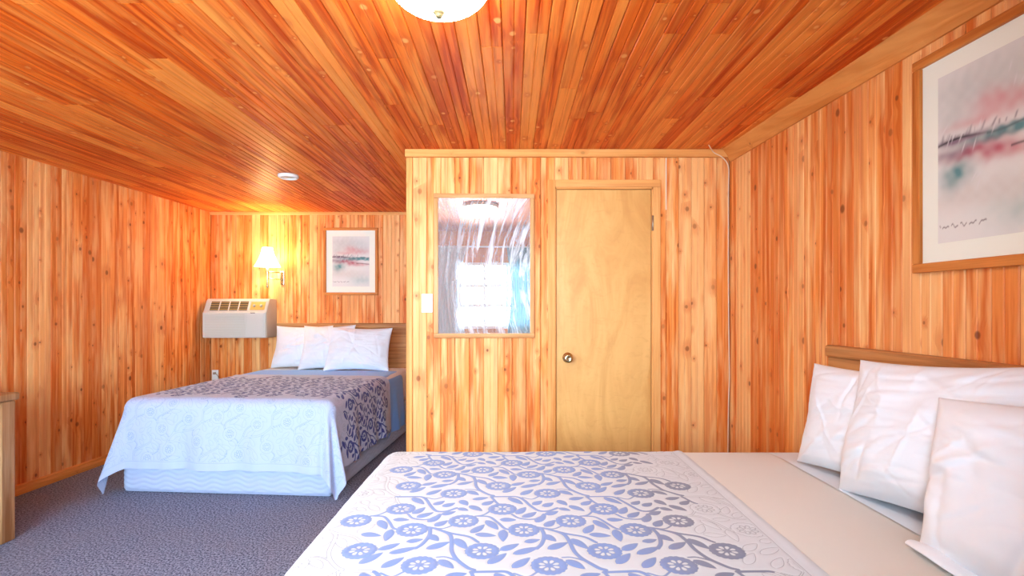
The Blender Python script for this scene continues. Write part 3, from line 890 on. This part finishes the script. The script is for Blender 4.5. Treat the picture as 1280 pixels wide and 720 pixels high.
# ================================================================ things on the walls
# ---------------------------------------------------------------- watercolour pictures
def paint_grid(nu=150, nv=196):
    a = np.linspace(0, 1, nu); b = np.linspace(0, 1, nv)
    A, B = np.meshgrid(a, b, indexing='ij')
    wa = A + 0.035 * wav(A, B, 21, 8, 6, 26) + 0.022 * wav(A, B, 31, 9, 35, 80); wb_ = B + 0.022 * wav(A, B, 22, 8, 6, 28) + 0.012 * wav(A, B, 32, 9, 35, 90)
    C = np.ones((nu, nv, 3)) * np.array([0.72, 0.73, 0.69])
    tex = 0.5 + 0.5 * wav(A, B, 23, 10, 20, 90)
    def blob(cx, cy, rx, ry, col, k, pw=2.0, tx=0.6):
        nonlocal C
        m = np.exp(-(np.abs((wa - cx) / rx) ** pw + np.abs((wb_ - cy) / ry) ** pw)) * k * 1.7 * (1 - tx + tx * tex)
        m = np.clip(m, 0, 1)[..., None]
        C = C * (1 - m) + np.array(col) * m
    grey = (0.50, 0.53, 0.51); pink = (0.60, 0.27, 0.28); rose = (0.42, 0.09, 0.13); teal = (0.10, 0.26, 0.27); ink = (0.03, 0.03, 0.035); mauve = (0.24, 0.17, 0.22)
    blob(.35, .88, .42, .13, grey, .6); blob(.75, .80, .35, .12, grey, .5); blob(.15, .72, .2, .14, grey, .5)
    blob(.50, .73, .16, .07, pink, .65); blob(.75, .70, .25, .06, pink, .55); blob(.35, .66, .25, .03, pink, .45)
    blob(.7, .55, .5, .035, teal, .8, 4); blob(.2, .585, .3, .02, mauve, .85)
    blob(.30, .50, .22, .035, rose, .75); blob(.55, .46, .16, .05, rose, .75); blob(.12, .52, .2, .03, mauve, .6)
    blob(.20, .40, .14, .075, teal, .75); blob(.12, .33, .08, .06, teal, .5); blob(.8, .44, .3, .03, pink, .5)
    blob(.78, .13, .3, .10, (0.42, 0.54, 0.52), .6); blob(.4, .25, .5, .08, (0.58, 0.53, 0.48), .5)
    line = np.exp(-((B - 0.585 - 0.012 * np.sin(A * 9)) / 0.008) ** 2) * np.clip(1.1 - 1.3 * np.abs(A - .15) / .5, 0, 1)
    line2 = np.exp(-((B - 0.57 + 0.006 * np.sin(A * 14)) / 0.008) ** 2) * (A > .45) * .8
    line3 = np.exp(-((B - 0.455 - 0.008 * np.sin(A * 11)) / 0.007) ** 2) * (A > .65) * .7
    rs = np.random.RandomState(5)
    st = np.zeros_like(A)
    x0 = 0.02
    for k in range(17):
        x0 += rs.uniform(.015, .055) if k < 11 else rs.uniform(.05, .11)
        hh = rs.uniform(.008, .045); sl_ = rs.uniform(.1, .9); wd = rs.uniform(.004, .011)
        st = np.maximum(st, rs.uniform(.35, 1) * np.exp(-((A - x0 - (B - .6) * sl_) / wd) ** 2) * np.exp(-(np.abs(B - .60 - hh / 2) / (hh / 2 + .004)) ** 4))
    fs = .092 + .011 * np.sin(A * 118) * np.sin(A * 27 + 1) + .004 * np.sin(A * 61)
    sig = np.exp(-((B - fs) / .0045) ** 2) * (A < .47) * (A > .02) * (0.5 + 0.5 * np.sin(A * 74 + 2) > .12)
    for m_, col in ((line, ink), (line2, (0.1, .16, .17)), (line3, ink), (st * .75, (0.13, .11, .13)), (sig * .85, (.10, .07, .07))):
        m_ = np.clip(m_, 0, 1)[..., None]
        C = C * (1 - m_) + np.array(col) * m_
    # white scratches
    for k in range(16):
        x0, y0, an = rs.uniform(.05, .95), rs.uniform(.3, .95), rs.uniform(.3, 1.2)
        dx_, dy_ = A - x0, B - y0
        tt = dx_ * math.cos(an) + dy_ * math.sin(an); nn = -dx_ * math.sin(an) + dy_ * math.cos(an)
        m_ = (np.exp(-(nn / .005) ** 2) * np.exp(-(tt / .03) ** 2) * .8)[..., None]
        C = C * (1 - m_) + 0.68 * m_
    return A, B, np.concatenate([C, np.ones((nu, nv, 1))], -1)
PA, PB, PC = paint_grid()

def picture(loc, rz, w, h, label, fw=0.030):
    r = empty('picture', loc, rz, label=label, cat='picture', group='framed watercolour prints')
    w2, h2 = w / 2, h / 2
    def rail(lo, hi, m):
        return box('frame_rail', lo, hi, m, r, 0.004)
    rail((-w2, -.024, h2 - fw), (w2, 0, h2), M_FRAME_X); rail((-w2, -.024, -h2), (w2, 0, -h2 + fw), M_FRAME_X)
    rail((-w2, -.0238, -h2 + fw), (-w2 + fw, 0, h2 - fw), M_FRAME_Z); rail((w2 - fw, -.0238, -h2 + fw), (w2, 0, h2 - fw), M_FRAME_Z)
    mt = box('mat_board', (-w2 + fw * .8, -.010, -h2 + fw * .8), (w2 - fw * .8, -.002, h2 - fw * .8), M_MAT, r)
    mw = 0.066
    x0, x1, z0, z1 = -w2 + fw + mw, w2 - fw - mw, -h2 + fw + mw, h2 - fw - mw
    X = x0 + PA * (x1 - x0); Z = z0 + PB * (z1 - z0)
    me = grid_mesh('print', X, np.full_like(X, -.0108), Z, {'paint': PC})
    link('print', me, M_PRINT, r)
    return r
picture(((439 - 640) / 113.0 * 1.0, YB, 1.805), 0, 0.60, 0.745, 'small framed watercolour print over the alcove bed')
yp = 1.662
picture((x_right(yp), yp, 1.822), -PI / 2 + math.atan(0.05), 0.60, 0.79, 'framed watercolour print on the right wall', fw=0.034)

# ---------------------------------------------------------------- mirror
mr = empty('mirror', (-0.185, YP - .012, 1.575), math.radians(1.5), label='rectangular wood framed wall mirror with smeared glass beside the bathroom door', cat='mirror')
MW, MH, MF = 0.335, 0.479, 0.030
box('frame_rail', (-MW, -.016, MH - MF), (MW, .012, MH), M_MFRAME_X, mr, 0.004)
box('frame_rail', (-MW, -.016, -MH), (MW, .012, -MH + MF), M_MFRAME_X, mr, 0.004)
box('frame_rail', (-MW, -.0158, -MH + MF), (-MW + MF, .012, MH - MF), M_MFRAME_Z, mr, 0.004)
box('frame_rail', (MW - MF, -.0158, -MH + MF), (MW, .012, MH - MF), M_MFRAME_Z, mr, 0.004)
box('mirror_glass', (-MW + MF * .8, -.006, -MH + MF * .8), (MW - MF * .8, .002, MH - MF * .8), M_MIRROR, mr)

# ---------------------------------------------------------------- light switch and outlet
sw = empty('light_switch', (-0.567, YP, 1.327), label='white light switch plate beside the mirror', cat='light switch')
box('plate', (-.037, -.006, -.062), (.037, 0, .062), M_WHITE, sw, 0.003)
box('toggle', (-.005, -.017, -.004), (.005, -.005, .014), M_WHITE, sw, 0.002)
for s in (-1, 1): lathe('screw', [(0.003, 0), (0.003, .0015)], M_HINGE, sw, 10, 'Y', loc=(0, -.006, s * .045))
ol = empty('wall_outlet', (-3.33 + .05, YB, 0.545), label='small white wall outlet with a dark plug behind the alcove bed', cat='outlet')
box('plate', (-.037, -.006, -.062), (.037, 0, .062), M_WHITE, ol, 0.003)
for s in (-1, 1): box('socket', (-.017, -.008, s * .026 - .015), (.017, -.005, s * .026 + .015), M_WHITE, ol, 0.002)
box('plug', (-.012, -.03, .014), (.012, -.007, .038), M_HINGE, ol, 0.003)
tube('plug_cord', spline([(0, -.03, .026), (.03, -.045, .024), (.055, -.04, -.01), (.06, -.03, -.08), (.06, -.025, -.3), (.065, -.03, -.50)]), .004, M_HINGE, ol)

# ---------------------------------------------------------------- cables in the corner
ycor = YP - .012
cb = tube('wall_cable', spline([(1.27, YP - .12, H - .004), (1.33, YP - .05, H - .03), (1.39, YP - .036, H - .058), (1.437, ycor - .01, H - .12), (1.441, ycor, H - .3), (1.441, ycor, 1.5), (1.445, ycor, 1.05), (1.465 - .018, ycor - .002, .85), (1.462 - .02, ycor - .003, .7), (1.44, ycor, .5), (1.435, ycor, .1)], 8), .0035, M_CABLE)
tag(cb, label='thin white cable running down the corner beside the bathroom door', cat='cable')
c2 = box('cable_strip', (1.025, YP - .006, H - .40), (1.033, YP, H - .052), M_CABLE, None, 0.002)
tag(c2, label='short pale strip on the boards above and right of the bathroom door', cat='cable strip')

# ---------------------------------------------------------------- air conditioner
ac = empty('air_conditioner', (-2.935, YB, 0.975), label='almond wall air conditioner with louvred front below the wall lamp', cat='air conditioner')
aw, ah, ad = 0.335, 0.415, 0.25
# body: side profile extruded across, sloping top front
prof = [(0, 0), (-ad, 0), (-ad, ah - .150), (-ad + .004, ah - .140), (-ad + .066, ah - .014), (-ad + .085, ah), (0, ah)]
def extrude_x(name, prof, x0, x1, mat, parent, bevel=0.004):
    n = len(prof)
    v = [(x0, y, z) for y, z in prof] + [(x1, y, z) for y, z in prof]
    f = [(i, (i + 1) % n, n + (i + 1) % n, n + i) for i in range(n)] + [tuple(range(n - 1, -1, -1)), tuple(range(n, 2 * n))]
    me = mesh_py(name, v, f); bm = bmesh.new(); bm.from_mesh(me); bmesh.ops.recalc_face_normals(bm, faces=bm.faces)
    if bevel: bmesh.ops.bevel(bm, geom=list(bm.edges), offset=bevel, segments=2, affect='EDGES')
    bm.to_mesh(me); bm.free()
    return link(name, me, mat, parent)
extrude_x('case', prof, -aw, aw, M_ACBODY, ac, 0.006)
front = box('front_panel', (-aw + .004, -ad - .014, .004), (aw - .004, -ad - .001, ah - .145), M_ACFRONT, ac, 0.006)
nl_ = 14
for i in range(nl_):
    z = .020 + (ah - .185) * i / (nl_ - 1)
    box('louvre', (-aw + .03, -ad - .021, z - .0035), (aw * .36, -ad - .013, z + .0035), M_ACBODY, ac, 0.0015, 1)
box('side_cover', (aw * .40, -ad - .019, .016), (aw - .02, -ad - .013, ah - .158), M_ACFRONT, ac, 0.003)
# slanted top: outlet grille and control panel laid in the slope
p0 = Vector((0, -ad + .012, ah - .124)); p1 = Vector((0, -ad + .058, ah - .030))
sl = math.atan2(p1.z - p0.z, p1.y - p0.y); sln = (p1 - p0).length
gr = link('outlet_grille', mesh_py('outlet_grille', [(0, 0, 0), (0, 0, 0), (0, 0, 0)], []), M_ACDARK, ac)
bm = bmesh.new(); bm_box(bm, (-aw + .06, 0, -.004), (aw * .40, sln, .004)); gr.data = bm_mesh('outlet_grille', bm); gr.data.materials.append(M_ACDARK)
gr.location = p0; gr.rotation_euler = (sl, 0, 0)
for i in range(5):
    xx = -aw + .06 + (aw * 1.40 - .06) * i / 4
    box('grille_bar', (xx - .005, 0, 0), (xx + .005, sln, .008), M_ACFRONT, gr)
for j in range(4):
    yy = sln * (j + .5) / 4
    box('grille_slat', (-aw + .06, yy - .0018, .001), (aw * .40, yy + .0018, .006), M_ACPANEL, gr)
cp = box('control_panel', (aw * .46, 0.004, -.004), (aw * .92, sln - .004, .004), M_ACPANEL, ac, 0.002, loc=p0, rot=(sl, 0, 0))
for kx in (aw * .58, aw * .80):
    lathe('dial', [(0.014, 0), (0.013, .012), (0.011, .014)], M_ACBODY, cp, 18, loc=(kx, sln * .5, .004))
# badge: a short dark squiggle
tube('badge', [(aw * .52 + .006 * i, -ad - .014, ah - .153 + (.004 if i % 2 else 0)) for i in range(9)], .0032, M_DARK, ac, 6)

# ---------------------------------------------------------------- swing arm wall lamp
lp = empty('wall_lamp', (-2.535, YB, 1.60), label='swing arm wall lamp with glowing bell shade in the alcove', cat='lamp')
box('back_plate', (-.022, -.018, -.055), (.022, 0, .10), M_BRASS, lp, 0.006)
LX, LY = -0.075, -0.20                        # lamp post relative to the plate
for z in (0.0, 0.075):
    tube('arm', [(0, -.015, z), (0.02, -.09, z + .002), (LX, LY, z + .004)], .0065, M_BRASS, lp)
tube('hinge_post', [(0.02, -.09, -.02), (0.02, -.09, .10)], .008, M_BRASS, lp)
lathe('post', [(0.006, -.095), (0.014, -.085), (0.012, -.07), (0.011, .03), (0.015, .08), (0.013, .12)], M_BRASS, lp, 16, loc=(LX, LY, 0))
sp = []
for k in range(13):
    q = k / 12
    sp.append((0.052 + 0.083 * (1 - q) ** 1.7 + 0.0, 0.13 + 0.205 * q))
shd = lathe('shade', sp, M_SHADE, lp, 40, loc=(LX, LY, 0), capped=False)
bulb = lathe('bulb', [(0.012, .12), (0.016, .15), (0.03, .19), (0.03, .215), (0.018, .235), (0.004, .24)], M_BOWL, lp, 16, loc=(LX, LY, 0))
pl = bpy.data.lights.new('lamp_light', 'POINT'); pl.energy = 6; pl.color = (1.0, 0.82, 0.50); pl.shadow_soft_size = 0.035
plo = bpy.data.objects.new('lamp_light', pl); COL.objects.link(plo); plo.parent = lp; plo.location = (LX, LY, .262)

# ---------------------------------------------------------------- ceiling light and smoke detector
cl = empty('ceiling_light', (-0.225, 1.60, H), label='lit round ceiling light with frosted bowl and brass finial', cat='ceiling light')
lathe('rim', [(0.12, 0), (0.178, -.002), (0.185, -.012), (0.180, -.030), (0.168, -.040), (0.155, -.036)], M_CREAMMETAL, cl, 48)
bp = [(0.165, -.034)]
for k in range(1, 12):
    a = k / 12 * PI / 2
    bp.append((0.165 * math.cos(a), -.034 - 0.105 * math.sin(a)))
bp.append((0.004, -.139))
lathe('bowl', bp, M_BOWL, cl, 48)
lathe('finial', [(0.003, -.136), (0.016, -.139), (0.019, -.143), (0.015, -.148), (0.011, -.151), (0.011, -.156), (0.006, -.161), (0.002, -.162)], M_FINIAL, cl, 24)

sd = empty('ceiling_vent', (-1.78, 4.14, H), label='round white ceiling vent ring on the boarded ceiling', cat='ceiling vent')
lathe('ring', [(0.052, -.012), (0.056, -.022), (0.066, -.026), (0.077, -.018), (0.080, 0), (0.05, 0)], M_WHITE, sd, 36, capped=False)
lathe('core', [(0.055, -.001), (0.053, -.012), (0.030, -.014), (0.003, -.014)], M_CREAMMETAL, sd, 30)

# ---------------------------------------------------------------- dresser at the left wall
dr = empty('dresser', (-3.10, 2.20, 0), label='wooden dresser with pale drawers standing against the left wall', cat='dresser')
fx, dy = 0.31, 0.72
box('body', (-.30, -dy + .02, .06), (fx - .02, dy - .02, .78), M_DRESS, dr, 0.004)
box('top', (-.305, -dy - .015, .78), (fx + .015, dy + .015, .822), M_DRESS, dr, 0.01, 3)
for s in (-1, 1):
    box('stile', (fx - .045, s * (dy - .04) - .04, 0.0), (fx + .002, s * (dy - .04) + .04, .78), M_DRESS, dr, 0.006)
    box('leg', (-.30, s * (dy - .04) - .03, 0.0), (-.24, s * (dy - .04) + .03, .06), M_DRESS, dr)
for c_ in range(2):
    for r_ in range(3):
        ya_ = -dy + .085 + c_ * (dy - .085) ; z0_ = .10 + r_ * .225
        dw = box('drawer', (fx - .03, ya_ + .006, z0_), (fx - .006, ya_ + dy - .091, z0_ + .215), M_DRAWER, dr, 0.004)
        lathe('knob', [(0.006, 0), (0.006, .012), (0.014, .02), (0.012, .028)], M_BRASS, dw, 14, loc=(fx - .006, ya_ + (dy - .085) / 2, z0_ + .108), rot=(0, PI / 2, 0))

# ---------------------------------------------------------------- curtains at the window behind the camera
def curtain(x0, x1, mat, label, seed, pull):
    a = np.linspace(0, 1, 90); b = np.linspace(0, 1, 40)
    A, B = np.meshgrid(a, b, indexing='ij')
    gather = 1 - pull * np.sin(PI * np.clip(B * 1.1, 0, 1)) * 0.45
    xo = x0 if pull >= 0 else x1
    X = xo + (x0 + (x1 - x0) * A - xo) * (1 - abs(pull) * np.sin(PI * np.clip((1 - B), 0, 1)) * 0.45)
    Y = YF + 0.075 + 0.022 * np.sin(A * 2 * PI * 9 + seed + B * .8)
    Z = 0.86 + (2.12 - 0.86) * B
    o = link('curtain', grid_mesh('curtain', X, Y, Z), mat)
    return tag(o, label=label, cat='curtain', group='curtains of the mirrored window')
curtain(-0.95, -0.42, M_CURTAIN, 'white sheer curtain pulled aside, reflected left of the window grid', 1.0, 0.5)
curtain(0.12, 0.72, M_CURTAINB, 'pale teal curtain reflected right of the window grid', 2.0, -0.2)
rod = tube('curtain_rod', [(-1.0, YF + .075, 2.13), (0.78, YF + .075, 2.13)], .011, M_VINYL)
tag(rod, label='white curtain rod above the mirrored window', cat='curtain rod')
